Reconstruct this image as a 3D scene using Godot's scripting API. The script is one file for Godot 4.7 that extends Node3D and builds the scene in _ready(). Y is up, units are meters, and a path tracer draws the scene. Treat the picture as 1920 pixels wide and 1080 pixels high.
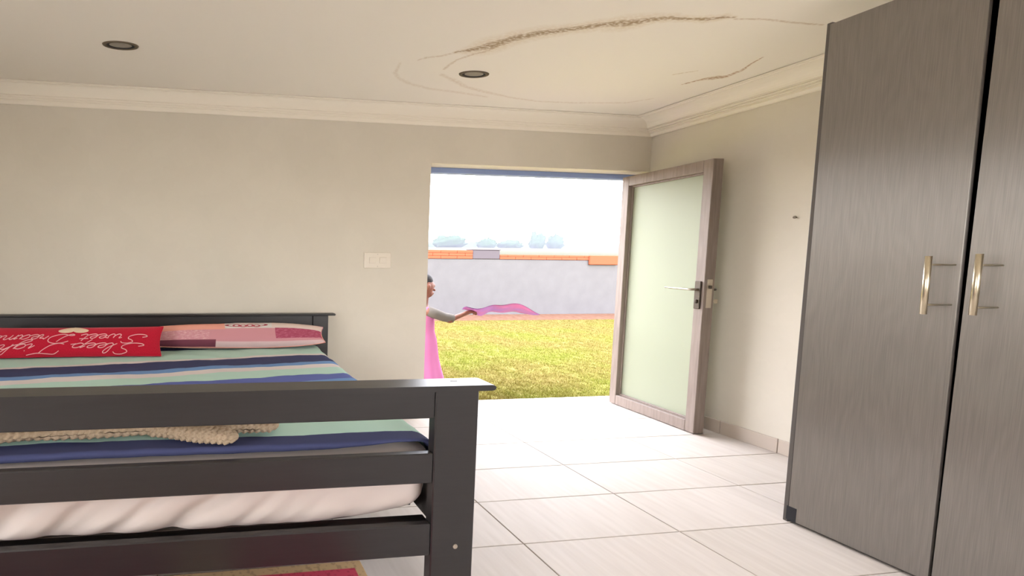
extends Node3D

# ---------------------------------------------------------------- room measures (metres)
const EYE := Vector3(0, 1.3, 0)
const BACK := -3.4229          # inner face of the wall with the door
const OUTER := -3.683          # outer face of that wall
const RIGHT := 3.939
const LEFT := -2.693
const FRONT := 1.339
const CEIL := 2.585
const DOOR_L := 1.862
const DOOR_R := 3.962
const DOOR_H := 2.126
const LAWN := -0.1
const BED := Vector3(0.9, 0, -1.4)
const BED_TURN := -0.0105

var M := {}

# ---------------------------------------------------------------- geometry collector
class Geo:
	var v := PackedVector3Array()
	var uv := PackedVector2Array()
	var t := PackedInt32Array()

	func vert(p: Vector3, w := Vector2.ZERO) -> int:
		v.append(p)
		uv.append(w)
		return v.size() - 1

	func tri(a: int, b: int, c: int) -> void:
		t.append(a); t.append(b); t.append(c)

	func quad(a: int, b: int, c: int, d: int) -> void:
		tri(a, b, c); tri(a, c, d)

	# box with chamfered edges, turned outward; uv in metres
	func box(c: Vector3, s: Vector3, bevel := 0.0, b := Basis.IDENTITY) -> Geo:
		var h := s * 0.5
		bevel = minf(bevel, minf(h.x, minf(h.y, h.z)) * 0.95)
		var dirs := [Vector3(1, 0, 0), Vector3(-1, 0, 0), Vector3(0, 1, 0), Vector3(0, -1, 0), Vector3(0, 0, 1), Vector3(0, 0, -1)]
		var loc := {}
		for n in dirs:
			var ax: int = 0 if n.x != 0 else (1 if n.y != 0 else 2)
			var u: int = (ax + 1) % 3
			var w: int = (ax + 2) % 3
			var ids := []
			for k in [[-1, -1], [1, -1], [1, 1], [-1, 1]]:
				var p := Vector3.ZERO
				p[ax] = n[ax] * h[ax]
				p[u] = k[0] * (h[u] - bevel)
				p[w] = k[1] * (h[w] - bevel)
				var i := vert(c + b * p, Vector2(p[u], p[w]) if ax != 1 else Vector2(p.x, p.z))
				ids.append(i)
				var sg := Vector3(signf(p.x), signf(p.y), signf(p.z))
				loc[[ax, sg]] = i
			face(ids, b * n)
		if bevel > 0.0:
			for ax in 3:
				var u := (ax + 1) % 3
				var w := (ax + 2) % 3
				for su in [-1.0, 1.0]:
					for sw in [-1.0, 1.0]:
						var a := Vector3.ZERO; a[ax] = -1; a[u] = su; a[w] = sw
						var e := a; e[ax] = 1
						var n := Vector3.ZERO; n[u] = su; n[w] = sw
						face([loc[[u, a]], loc[[u, e]], loc[[w, e]], loc[[w, a]]], b * n)
			for sx in [-1.0, 1.0]:
				for sy in [-1.0, 1.0]:
					for sz in [-1.0, 1.0]:
						var sg := Vector3(sx, sy, sz)
						face([loc[[0, sg]], loc[[1, sg]], loc[[2, sg]]], b * sg)
		return self

	func span(a: Vector3, e: Vector3, bevel := 0.0) -> Geo:
		return box((a + e) * 0.5, (e - a).abs(), bevel)

	func face(ids: Array, n: Vector3) -> void:
		var g := (v[ids[1]] - v[ids[0]]).cross(v[ids[2]] - v[ids[0]])
		if g.dot(n) > 0.0:
			ids.reverse()
		for k in range(1, ids.size() - 1):
			tri(ids[0], ids[k], ids[k + 1])

	# grid of points f(i, j); uv from fuv
	func grid(nu: int, nv: int, f: Callable, fuv = null) -> Geo:
		var first := v.size()
		for j in nv + 1:
			for i in nu + 1:
				var a := float(i) / nu
				var e := float(j) / nv
				vert(f.call(a, e), fuv.call(a, e) if fuv != null else Vector2(a, e))
		for j in nv:
			for i in nu:
				var k := first + j * (nu + 1) + i
				quad(k, k + 1, k + nu + 2, k + nu + 1)
		return self

	# tube of n sides along pts; radius per point, squash of the second axis, capped
	func tube(pts: Array, rad: Array, n := 10, up := Vector3.UP, squash := 1.0) -> Geo:
		var rings := []
		for k in pts.size():
			var d: Vector3 = (pts[mini(k + 1, pts.size() - 1)] - pts[maxi(k - 1, 0)]).normalized()
			var s := d.cross(up)
			if s.length() < 1e-4:
				s = d.cross(Vector3.RIGHT)
			s = s.normalized()
			var w := s.cross(d).normalized()
			var r: float = rad[mini(k, rad.size() - 1)]
			var ring := []
			for i in n:
				var a := TAU * i / n
				ring.append(vert(pts[k] + s * cos(a) * r + w * sin(a) * r * squash, Vector2(float(i) / n, float(k) / pts.size())))
			rings.append(ring)
		for k in rings.size() - 1:
			for i in n:
				quad(rings[k][i], rings[k][(i + 1) % n], rings[k + 1][(i + 1) % n], rings[k + 1][i])
		var c0 := vert(pts[0])
		var c1 := vert(pts[-1])
		for i in n:
			tri(c0, rings[0][(i + 1) % n], rings[0][i])
			tri(c1, rings[-1][i], rings[-1][(i + 1) % n])
		return self

	# profile of (r, y) turned about the y axis, radii scaled by sx and sz
	func lathe(c: Vector3, prof: Array, n := 32, sx := 1.0, sz := 1.0) -> Geo:
		var first := v.size()
		for k in prof.size():
			for i in n:
				var a := TAU * i / n
				vert(c + Vector3(cos(a) * prof[k].x * sx, prof[k].y, sin(a) * prof[k].x * sz))
		for k in prof.size() - 1:
			for i in n:
				quad(first + k * n + i, first + k * n + (i + 1) % n, first + (k + 1) * n + (i + 1) % n, first + (k + 1) * n + i)
		return self

	# polygon in the plane (p.x along ax, p.y along ay) pushed along d
	func prism(o: Vector3, ax: Vector3, ay: Vector3, poly: PackedVector2Array, d: Vector3) -> Geo:
		var idx := Geometry2D.triangulate_polygon(poly)
		for side in 2:
			var first := v.size()
			for p in poly:
				vert(o + ax * p.x + ay * p.y + d * side, p)
			for k in range(0, idx.size(), 3):
				face([first + idx[k], first + idx[k + 1], first + idx[k + 2]], d * (1.0 if side else -1.0))
		var area := 0.0
		for k in poly.size():
			var p := poly[k]
			var q := poly[(k + 1) % poly.size()]
			area += p.x * q.y - q.x * p.y
			var a := vert(o + ax * p.x + ay * p.y)
			var b := vert(o + ax * q.x + ay * q.y)
			var c := vert(o + ax * q.x + ay * q.y + d)
			var e := vert(o + ax * p.x + ay * p.y + d)
			quad(a, b, c, e)
		return self

	func inside_out() -> bool:
		var s := 0.0
		for k in range(0, t.size(), 3):
			s += v[t[k]].dot(v[t[k + 1]].cross(v[t[k + 2]]))
		return s > 0.0

	func mesh(smooth := false, orient := true) -> ArrayMesh:
		if orient and inside_out():
			for k in range(0, t.size(), 3):
				var a := t[k + 1]
				t[k + 1] = t[k + 2]
				t[k + 2] = a
		var st := SurfaceTool.new()
		st.begin(Mesh.PRIMITIVE_TRIANGLES)
		if smooth:
			for k in v.size():
				st.set_smooth_group(0)
				st.set_uv(uv[k])
				st.add_vertex(v[k])
			for k in t:
				st.add_index(k)
		else:
			for k in t:
				st.set_smooth_group(-1)
				st.set_uv(uv[k])
				st.add_vertex(v[k])
		st.generate_normals()
		return st.commit()

# ---------------------------------------------------------------- nodes
func part(called: String, g: Geo, m: Material, parent: Node = self, smooth := false, orient := true) -> MeshInstance3D:
	return inst(called, g.mesh(smooth, orient), m, parent)

func inst(called: String, mesh: Mesh, m: Material, parent: Node = self) -> MeshInstance3D:
	var o := MeshInstance3D.new()
	o.name = called
	o.mesh = mesh
	o.material_override = m
	o.cast_shadow = GeometryInstance3D.SHADOW_CASTING_SETTING_ON
	parent.add_child(o, true)
	return o

func thing(called: String, label: String, category: String, at := Vector3.ZERO, turn := 0.0, group := "") -> Node3D:
	var o := Node3D.new()
	o.name = called
	add_child(o, true)
	o.position = at
	o.rotation.y = turn
	return tag(o, label, category, group)

func tag(o: Node3D, label: String, category := "", group := "", kind := "") -> Node3D:
	o.set_meta("label", label)
	if category: o.set_meta("category", category)
	if group: o.set_meta("group", group)
	if kind: o.set_meta("kind", kind)
	return o

func structure(o: Node3D, label: String, category: String) -> Node3D:
	return tag(o, label, category, "", "structure")

# ---------------------------------------------------------------- materials
func rgb(r: int, g: int, b: int) -> Color:
	return Color(r / 255.0, g / 255.0, b / 255.0)

func mat(c: Color, rough := 0.7, metal := 0.0, spec := 0.5) -> StandardMaterial3D:
	var m := StandardMaterial3D.new()
	m.albedo_color = c
	m.roughness = rough
	m.metallic = metal
	m.metallic_specular = spec
	return m

func noise_tex(freq: float, lo: Color, hi: Color, seed_ := 1, oct := 4, size := 512) -> NoiseTexture2D:
	var n := FastNoiseLite.new()
	n.seed = seed_
	n.noise_type = FastNoiseLite.TYPE_SIMPLEX_SMOOTH
	n.frequency = freq
	n.fractal_octaves = oct
	var t := NoiseTexture2D.new()
	t.width = size
	t.height = size
	t.seamless = true
	t.noise = n
	var r := Gradient.new()
	r.set_color(0, lo)
	r.set_color(1, hi)
	t.color_ramp = r
	return t

func bump_tex(freq: float, seed_ := 3, oct := 3) -> NoiseTexture2D:
	return noise_tex(freq, Color.BLACK, Color.WHITE, seed_, oct, 512)

func tri_mat(m: StandardMaterial3D, scale: Vector3, world := true) -> StandardMaterial3D:
	m.uv1_triplanar = true
	m.uv1_world_triplanar = world
	m.uv1_scale = scale
	return m

func make_materials() -> void:
	# painted plaster
	M.wall = tri_mat(mat(Color.WHITE, 0.8, 0.0, 0.3), Vector3(0.5, 0.5, 0.5))
	M.wall.albedo_texture = noise_tex(0.006, rgb(214, 206, 191), rgb(219, 211, 196), 4, 5)
	M.cornice = mat(rgb(240, 232, 216), 0.65, 0.0, 0.4)
	M.switch = mat(rgb(226, 216, 200), 0.35)
	# floor tiles: fine streaks along the room
	M.tile = []
	for k in 3:
		var m: StandardMaterial3D = tri_mat(mat(Color.WHITE, 0.5, 0.0, 0.22), Vector3(3.2, 3.2, 0.35))
		m.albedo_texture = noise_tex(0.012, [rgb(200, 189, 179), rgb(202, 191, 181), rgb(197, 186, 175)][k], [rgb(210, 200, 191), rgb(212, 202, 193), rgb(208, 198, 188)][k], 20 + k, 4)
		m.uv1_offset = Vector3(0.37 * k, 0.0, 0.21 * k)
		M.tile.append(m)
	M.grout = mat(rgb(150, 136, 124), 0.9)
	M.skirting = mat(rgb(196, 182, 168), 0.4)
	# bed: charcoal stained timber
	M.bed = tri_mat(mat(Color.WHITE, 0.34, 0.0, 0.5), Vector3(0.35, 5.0, 3.0), false)
	M.bed.albedo_texture = noise_tex(0.02, rgb(38, 35, 35), rgb(42, 39, 39), 31, 4)
	# door timber
	M.door = tri_mat(mat(Color.WHITE, 0.5, 0.0, 0.5), Vector3(4.0, 0.3, 4.0), false)
	M.door.albedo_texture = noise_tex(0.02, rgb(128, 114, 105), rgb(152, 137, 127), 41, 4)
	M.frame = mat(rgb(70, 76, 92), 0.5)
	M.lintel = mat(rgb(138, 156, 200), 0.45)
	M.glass = mat(Color(0.66, 0.68, 0.59, 0.9), 0.45, 0.0, 0.5)
	M.glass.transparency = BaseMaterial3D.TRANSPARENCY_ALPHA
	M.glass.backlight_enabled = true
	M.glass.backlight = Color(0.6, 0.6, 0.54)
	M.steel = mat(rgb(196, 186, 172), 0.35, 1.0)
	M.dark_steel = mat(rgb(88, 80, 72), 0.4, 0.8)
	M.brass = mat(rgb(208, 197, 174), 0.28, 1.0)
	M.bronze = mat(rgb(104, 92, 76), 0.45, 0.6)
	M.lens = mat(rgb(150, 142, 130), 0.3)
	M.white_plastic = mat(rgb(228, 224, 214), 0.5)
	M.dark = mat(rgb(34, 34, 38), 0.7)
	# fabrics
	M.sheet = mat(rgb(204, 190, 180), 0.9, 0.0, 0.2)
	M.red = tri_mat(mat(Color.WHITE, 0.9, 0.0, 0.2), Vector3(9, 9, 9), false)
	M.red.albedo_texture = noise_tex(0.05, rgb(172, 22, 44), rgb(200, 34, 58), 51, 3, 256)
	M.red.rim_enabled = true
	M.red.rim = 0.4
	M.thread = mat(rgb(236, 182, 182), 0.8, 0.0, 0.2)
	M.heart = mat(rgb(222, 196, 166), 0.85, 0.0, 0.2)
	M.knit = tri_mat(mat(Color.WHITE, 0.95, 0.0, 0.15), Vector3(14, 14, 14), false)
	M.knit.albedo_texture = noise_tex(0.06, rgb(160, 140, 116), rgb(192, 170, 145), 61, 3, 256)
	# outdoors
	M.lawn = tri_mat(mat(Color.WHITE, 0.95, 0.0, 0.1), Vector3(0.35, 0.35, 0.35))
	M.lawn.albedo_texture = noise_tex(0.02, rgb(112, 107, 52), rgb(128, 118, 74), 71, 5)
	M.paving = tri_mat(mat(Color.WHITE, 0.9, 0.0, 0.2), Vector3(0.5, 0.5, 0.5))
	M.paving.albedo_texture = noise_tex(0.02, rgb(172, 164, 152), rgb(190, 182, 170), 75, 4, 256)
	M.soil = tri_mat(mat(Color.WHITE, 0.95, 0.0, 0.1), Vector3(0.6, 0.6, 0.6))
	M.soil.albedo_texture = noise_tex(0.04, rgb(92, 66, 54), rgb(112, 84, 70), 72, 4, 256)
	M.plaster = tri_mat(mat(Color.WHITE, 0.9, 0.0, 0.2), Vector3(0.4, 0.4, 0.4))
	M.plaster.albedo_texture = noise_tex(0.02, rgb(96, 93, 94), rgb(102, 99, 100), 73, 4, 256)
	M.brick = mat(rgb(140, 76, 54), 0.9, 0.0, 0.2)
	M.pillar = mat(rgb(86, 79, 83), 0.9, 0.0, 0.2)
	M.field = tri_mat(mat(Color.WHITE, 0.95, 0.0, 0.1), Vector3(0.02, 0.02, 0.02))
	M.field.albedo_texture = noise_tex(0.03, rgb(58, 57, 38), rgb(68, 65, 46), 74, 4, 256)
	M.hill = mat(rgb(46, 54, 36), 0.95, 0.0, 0.1)
	M.tree = mat(rgb(42, 58, 34), 0.95, 0.0, 0.1)
	M.bark = mat(rgb(70, 58, 50), 0.9)
	M.house = mat(rgb(205, 200, 192), 0.9)
	M.roof = mat(rgb(110, 76, 44), 0.9)
	M.skin = mat(rgb(120, 70, 50), 0.6)
	M.hair = mat(rgb(30, 24, 22), 0.8)
	M.pink = mat(rgb(192, 114, 156), 0.85, 0.0, 0.2)
	M.sleeve = mat(rgb(104, 96, 88), 0.9)
	M.shoe = mat(rgb(150, 60, 90), 0.6)
	# wardrobe laminate with a vertical grain
	var img := grain_image(512, 1024)
	M.wardrobe = mat(Color.WHITE, 0.39, 0.3, 1.0)
	M.wardrobe.albedo_texture = ImageTexture.create_from_image(img)
	M.wardrobe.anisotropy_enabled = true
	M.wardrobe.anisotropy = 1.0
	M.wardrobe.heightmap_enabled = true
	M.wardrobe.heightmap_texture = M.wardrobe.albedo_texture
	M.wardrobe.heightmap_scale = 0.05
	M.wardrobe_edge = mat(rgb(88, 82, 78), 0.5)
	M.duvet = mat(Color.WHITE, 0.9, 0.0, 0.2)
	M.duvet.albedo_texture = ImageTexture.create_from_image(stripe_image())
	M.pillow = mat(Color.WHITE, 0.9, 0.0, 0.2)
	M.pillow.albedo_texture = ImageTexture.create_from_image(pillow_image())
	M.rug = mat(Color.WHITE, 0.95, 0.0, 0.1)
	M.rug.albedo_texture = ImageTexture.create_from_image(rug_image())
	M.ceiling = mat(Color.WHITE, 0.8, 0.0, 0.3)
	M.ceiling.albedo_texture = ImageTexture.create_from_image(ceiling_image())
	M.cloth = mat(Color.WHITE, 0.85, 0.0, 0.2)
	M.cloth.albedo_texture = noise_tex(0.012, rgb(226, 132, 184), rgb(178, 138, 216), 81, 2, 256)

func grain_image(w: int, h: int) -> Image:
	var a := FastNoiseLite.new(); a.seed = 5; a.frequency = 0.05; a.fractal_octaves = 3
	var e := FastNoiseLite.new(); e.seed = 9; e.frequency = 0.006; e.fractal_octaves = 2
	var data := PackedByteArray()
	data.resize(w * h * 3)
	var k := 0
	for y in h:
		for x in w:
			var warp := e.get_noise_2d(x, y * 0.5) * 26.0
			var fine := a.get_noise_2d(x * 8.0, y * 0.16)
			var ring := sin((x + warp * 3.0) * 0.16 + e.get_noise_2d(x * 0.6 + 400.0, y * 0.25) * 9.0)
			var q := 0.5 + fine * 0.38 + ring * 0.05
			data[k] = int(lerpf(112, 144, clampf(q, 0, 1)))
			data[k + 1] = int(lerpf(106, 136, clampf(q, 0, 1)))
			data[k + 2] = int(lerpf(100, 129, clampf(q, 0, 1)))
			k += 3
	return Image.create_from_data(w, h, false, Image.FORMAT_RGB8, data)

func stripe_image() -> Image:
	# across the duvet: u; from the pillows (top) to the foot of the bed: v, 2.0 m
	var w := 512
	var h := 1024
	var img := Image.create(w, h, false, Image.FORMAT_RGB8)
	var mint := rgb(186, 216, 202)
	var navy := rgb(70, 74, 106)
	var sky := rgb(116, 150, 196)
	var pale := rgb(222, 212, 208)
	var blue := rgb(100, 110, 170)
	# metres from the back hem of the duvet (world z -3.26 to -1.40)
	var bands := [[0.0, mint], [0.31, pale], [0.355, navy], [0.555, sky], [0.625, pale], [0.71, mint], [0.855, blue], [0.985, sky], [1.05, pale], [1.14, mint], [1.25, navy], [1.36, sky], [1.41, pale], [1.45, mint], [1.695, navy], [1.90, navy]]
	var n := FastNoiseLite.new(); n.seed = 12; n.frequency = 0.01
	for y in h:
		var s := float(y) / h * 2.0
		var c: Color = mint
		for b in bands:
			if s >= b[0]: c = b[1]
		img.fill_rect(Rect2i(0, y, w, 1), c)
	return img

func ellipse(img: Image, cx: float, cy: float, rx: float, ry: float, c: Color, inner := 0.0) -> void:
	for y in range(maxi(0, int(cy - ry)), mini(img.get_height(), int(cy + ry) + 1)):
		for x in range(maxi(0, int(cx - rx)), mini(img.get_width(), int(cx + rx) + 1)):
			var d := Vector2((x - cx) / rx, (y - cy) / ry).length()
			if d <= 1.0 and d >= inner:
				img.set_pixel(x, y, c)

func pillow_image() -> Image:
	# patchwork print, u left to right, v top to bottom
	var img := Image.create(512, 256, false, Image.FORMAT_RGB8)
	img.fill(rgb(206, 146, 152))
	var n := FastNoiseLite.new(); n.seed = 3; n.frequency = 0.06
	img.fill_rect(Rect2i(0, 0, 216, 96), rgb(228, 160, 142))
	img.fill_rect(Rect2i(216, 0, 296, 88), rgb(210, 202, 196))
	img.fill_rect(Rect2i(356, 0, 156, 80), rgb(216, 194, 184))
	img.fill_rect(Rect2i(366, 84, 146, 112), rgb(166, 78, 100))
	img.fill_rect(Rect2i(0, 206, 190, 50), rgb(120, 66, 80))
	ellipse(img, 280, 50, 64, 24, rgb(160, 70, 80), 0.84)
	for k in 4:
		ellipse(img, 250 + k * 20, 56 + (k % 2) * 6, 12, 16, rgb(168, 76, 86), 0.5)
	for y in 256:
		for x in 512:
			var q := n.get_noise_2d(x, y * 1.6)
			if x > 366 and y > 84 and y < 196 and q > 0.18:
				img.set_pixel(x, y, rgb(186, 104, 124))
			elif x < 170 and y > 100 and y < 200 and q > 0.22:
				img.set_pixel(x, y, rgb(222, 176, 178))
	img.fill_rect(Rect2i(190, 222, 322, 34), rgb(216, 186, 186))
	return img

func rug_image() -> Image:
	var img := Image.create(512, 256, false, Image.FORMAT_RGB8)
	img.fill(rgb(196, 164, 122))
	var n := FastNoiseLite.new(); n.seed = 33; n.frequency = 0.08
	img.fill_rect(Rect2i(400, 10, 104, 240), rgb(196, 74, 92))
	img.fill_rect(Rect2i(150, 60, 200, 140), rgb(150, 52, 66))
	for y in 256:
		for x in 512:
			if n.get_noise_2d(x * 2.0, y * 2.0) > 0.25:
				img.set_pixel(x, y, img.get_pixel(x, y).darkened(0.12))
	return img

# water stains on the ceiling board: lines of x, z, width in metres
func ceiling_image() -> Image:
	var w := 2048
	var h := 1536
	var x0 := LEFT - 0.2
	var z0 := OUTER
	var sx := w / (RIGHT + 0.2 - x0)
	var sz := h / (FRONT + 0.2 - z0)
	var img := Image.create(w, h, false, Image.FORMAT_RGB8)
	img.fill(rgb(246, 239, 226))
	var n := FastNoiseLite.new(); n.seed = 17; n.frequency = 0.045; n.fractal_octaves = 4
	var lines := {
		"main": [[1.508, -2.536, 0.012, 1.597, -2.490, 0.036, 1.685, -2.419, 0.069, 1.740, -2.344, 0.054, 1.838, -2.272, 0.046, 1.916, -2.238, 0.040, 2.029, -2.184, 0.038, 2.137, -2.131, 0.036, 2.258, -2.104, 0.054, 2.305, -2.071, 0.035, 2.386, -2.040, 0.025, 2.505, -2.033, 0.017, 2.614, -2.018, 0.025, 2.659, -1.997, 0.021, 2.724, -1.987, 0.008], 0.8, rgb(158, 132, 100)],
		"tail": [[1.334, -2.667, 0.014, 1.373, -2.625, 0.020, 1.451, -2.593, 0.019, 1.512, -2.542, 0.019], 0.3, rgb(176, 148, 116)],
		"inner": [[1.569, -2.763, 0.015, 1.566, -2.709, 0.021, 1.577, -2.624, 0.020, 1.634, -2.545, 0.019, 1.692, -2.496, 0.018, 1.739, -2.386, 0.017], 0.35, rgb(176, 146, 112)],
		"right": [[2.742, -2.000, 0.012, 2.886, -1.980, 0.012, 3.061, -1.985, 0.013, 3.172, -1.985, 0.013, 3.269, -1.982, 0.008], 0.4, rgb(180, 150, 118)],
		"ring_out": [[1.240, -2.718, 0.014, 1.271, -2.864, 0.024, 1.334, -2.941, 0.025, 1.450, -3.016, 0.026, 1.650, -3.083, 0.028, 1.879, -3.111, 0.028, 2.161, -3.165, 0.020], 0.16, rgb(176, 146, 112)],
		"ring_in": [[1.595, -2.842, 0.024, 1.748, -2.926, 0.033, 1.883, -3.010, 0.027, 2.070, -3.072, 0.028, 2.347, -3.148, 0.020, 2.608, -3.188, 0.020, 2.909, -3.178, 0.021, 3.323, -3.116, 0.020, 3.438, -3.008, 0.019], 0.2, rgb(176, 146, 112)],
		"corner": [[3.373, -2.743, 0.016, 3.419, -2.645, 0.029, 3.471, -2.620, 0.045, 3.522, -2.596, 0.045, 3.512, -2.538, 0.034, 3.508, -2.498, 0.020, 3.453, -2.413, 0.012, 3.411, -2.325, 0.011], 0.7, rgb(164, 124, 88)],
		"corner2": [[3.139, -2.617, 0.014, 3.176, -2.587, 0.014, 3.233, -2.546, 0.014], 0.35, rgb(180, 152, 112)],
	}
	var wide := []
	for q in lines["main"][0].size():
		wide.append(lines["main"][0][q] * (2.4 if q % 3 == 2 else 1.0))
	var all := {"halo": [wide, 0.34, rgb(206, 182, 146)]}
	all.merge(lines)
	lines = all
	for key in lines:
		var p: Array = lines[key][0]
		var strong: float = lines[key][1]
		var c: Color = lines[key][2]
		var cover := {}
		for k in range(0, p.size() - 3, 3):
			var a := Vector3((p[k] - x0) * sx, (p[k + 1] - z0) * sz, p[k + 2])
			var e := Vector3((p[k + 3] - x0) * sx, (p[k + 4] - z0) * sz, p[k + 5])
			var steps := maxi(2, int(Vector2(e.x - a.x, e.y - a.y).length()))
			for s in steps:
				var q := a.lerp(e, float(s) / steps)
				var r := maxf(2.0, q.z * sz * 0.72)
				r *= 1.0 + 0.5 * n.get_noise_1d(q.x * 3.0 + q.y)
				for y in range(int(q.y - r), int(q.y + r) + 1):
					for x in range(int(q.x - r), int(q.x + r) + 1):
						var d := Vector2(x - q.x, y - q.y).length() / r
						if d < 1.0:
							var f := strong * (1.0 - d * d) * clampf(0.75 + 1.3 * n.get_noise_2d(x * 2.2, y * 5.0), 0.1, 1.0)
							var id := Vector2i(x, y)
							cover[id] = maxf(cover.get(id, 0.0), f)
		for id in cover:
			if id.x >= 0 and id.y >= 0 and id.x < w and id.y < h:
				img.set_pixelv(id, img.get_pixelv(id).lerp(c, cover[id]))
	return img

# ---------------------------------------------------------------- signed distance bodies
func capsule_d(p: Vector3, c: Array) -> float:
	var a: Vector3 = c[0]
	var ab: Vector3 = c[1] - a
	var h := clampf((p - a).dot(ab) / maxf(ab.length_squared(), 1e-9), 0.0, 1.0)
	return (p - a - ab * h).length() - lerpf(c[2], c[3], h)

func field_d(p: Vector3, bones: Array, k: float) -> float:
	var d := 1e3
	for b in bones:
		var e := capsule_d(p, b)
		if e > d + k: continue
		var h := maxf(k - absf(d - e), 0.0) / k
		d = minf(d, e) - h * h * k * 0.25
	return d

func nets(g: Geo, bones: Array, cell: float, k: float) -> void:
	var lo := Vector3(1e3, 1e3, 1e3)
	var hi := -lo
	for b in bones:
		for q in 2:
			var r: float = b[2 + q] + cell * 2.5
			lo = lo.min(b[q] - Vector3(r, r, r))
			hi = hi.max(b[q] + Vector3(r, r, r))
	var nx := int((hi.x - lo.x) / cell) + 2
	var ny := int((hi.y - lo.y) / cell) + 2
	var nz := int((hi.z - lo.z) / cell) + 2
	var d := PackedFloat32Array()
	d.resize(nx * ny * nz)
	var i := 0
	for z in nz:
		for y in ny:
			for x in nx:
				d[i] = field_d(lo + Vector3(x, y, z) * cell, bones, k)
				i += 1
	var ids := PackedInt32Array()
	ids.resize(nx * ny * nz)
	ids.fill(-1)
	var step := [1, nx, nx * ny]
	var corner := []
	for c in 8:
		corner.append([(c & 1) * step[0] + ((c >> 1) & 1) * step[1] + ((c >> 2) & 1) * step[2], Vector3(c & 1, (c >> 1) & 1, (c >> 2) & 1)])
	for z in nz - 1:
		for y in ny - 1:
			for x in nx - 1:
				var at: int = x + y * nx + z * nx * ny
				var n := 0
				for c in corner:
					if d[at + c[0]] < 0.0: n += 1
				if n == 0 or n == 8: continue
				var sum := Vector3.ZERO
				var m := 0
				for a in 8:
					for bit in [1, 2, 4]:
						if a & bit: continue
						var da := d[at + corner[a][0]]
						var db := d[at + corner[a | bit][0]]
						if (da < 0.0) != (db < 0.0):
							sum += corner[a][1].lerp(corner[a | bit][1], da / (da - db))
							m += 1
				ids[at] = g.vert(lo + (Vector3(x, y, z) + sum / m) * cell)
	for z in range(1, nz - 1):
		for y in range(1, ny - 1):
			for x in range(1, nx - 1):
				var at: int = x + y * nx + z * nx * ny
				for ax in 3:
					var da := d[at]
					var db := d[at + step[ax]]
					if (da < 0.0) == (db < 0.0): continue
					var u: int = step[(ax + 1) % 3]
					var w: int = step[(ax + 2) % 3]
					var q := [ids[at], ids[at - u], ids[at - u - w], ids[at - w]]
					if q.min() < 0: continue
					if da < 0.0: g.quad(q[0], q[3], q[2], q[1])
					else: g.quad(q[0], q[1], q[2], q[3])

# ---------------------------------------------------------------- scene
func _ready() -> void:
	# camera: level-ish lens with a sideways shift
	var cam := Camera3D.new()
	cam.name = "camera"
	add_child(cam)
	cam.transform = Transform3D(Basis(Vector3(0.99247991, 0.00943137, 0.12204372), Vector3(-0.00162947, 0.99795692, -0.06386959), Vector3(-0.12239675, 0.06319042, 0.99046757)).orthonormalized(), EYE)
	cam.projection = Camera3D.PROJECTION_FRUSTUM
	cam.near = 0.05
	cam.far = 2000.0
	cam.size = 2.0 * (540.0 / 800.0) * cam.near
	cam.frustum_offset = Vector2((960.0 - 486.04447) / 800.0, -(540.0 - 539.08839) / 800.0) * cam.near
	cam.current = true
	# bright hazy sky
	var sky_m := ProceduralSkyMaterial.new()
	sky_m.sky_top_color = Color(0.93, 0.95, 1.0)
	sky_m.sky_horizon_color = Color(1.0, 0.985, 0.96)
	sky_m.ground_horizon_color = Color(0.86, 0.83, 0.78)
	sky_m.ground_bottom_color = Color(0.55, 0.52, 0.45)
	sky_m.sun_angle_max = 0.0
	var env := Environment.new()
	env.background_mode = Environment.BG_SKY
	env.sky = Sky.new()
	env.sky.sky_material = sky_m
	env.background_energy_multiplier = 8.5
	env.tonemap_mode = Environment.TONE_MAPPER_LINEAR
	env.tonemap_exposure = 1.5
	env.sdfgi_enabled = true
	env.ssao_enabled = true
	env.ssil_enabled = true
	env.volumetric_fog_enabled = true
	env.volumetric_fog_density = 0.0
	var we := WorldEnvironment.new()
	we.name = "environment"
	we.environment = env
	add_child(we)

	make_materials()
	build_shell()
	build_cornices()
	build_door()
	build_window()
	build_outdoors()
	build_wardrobe()
	build_bed()
	build_bedding()
	build_small()
	build_person()

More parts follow.
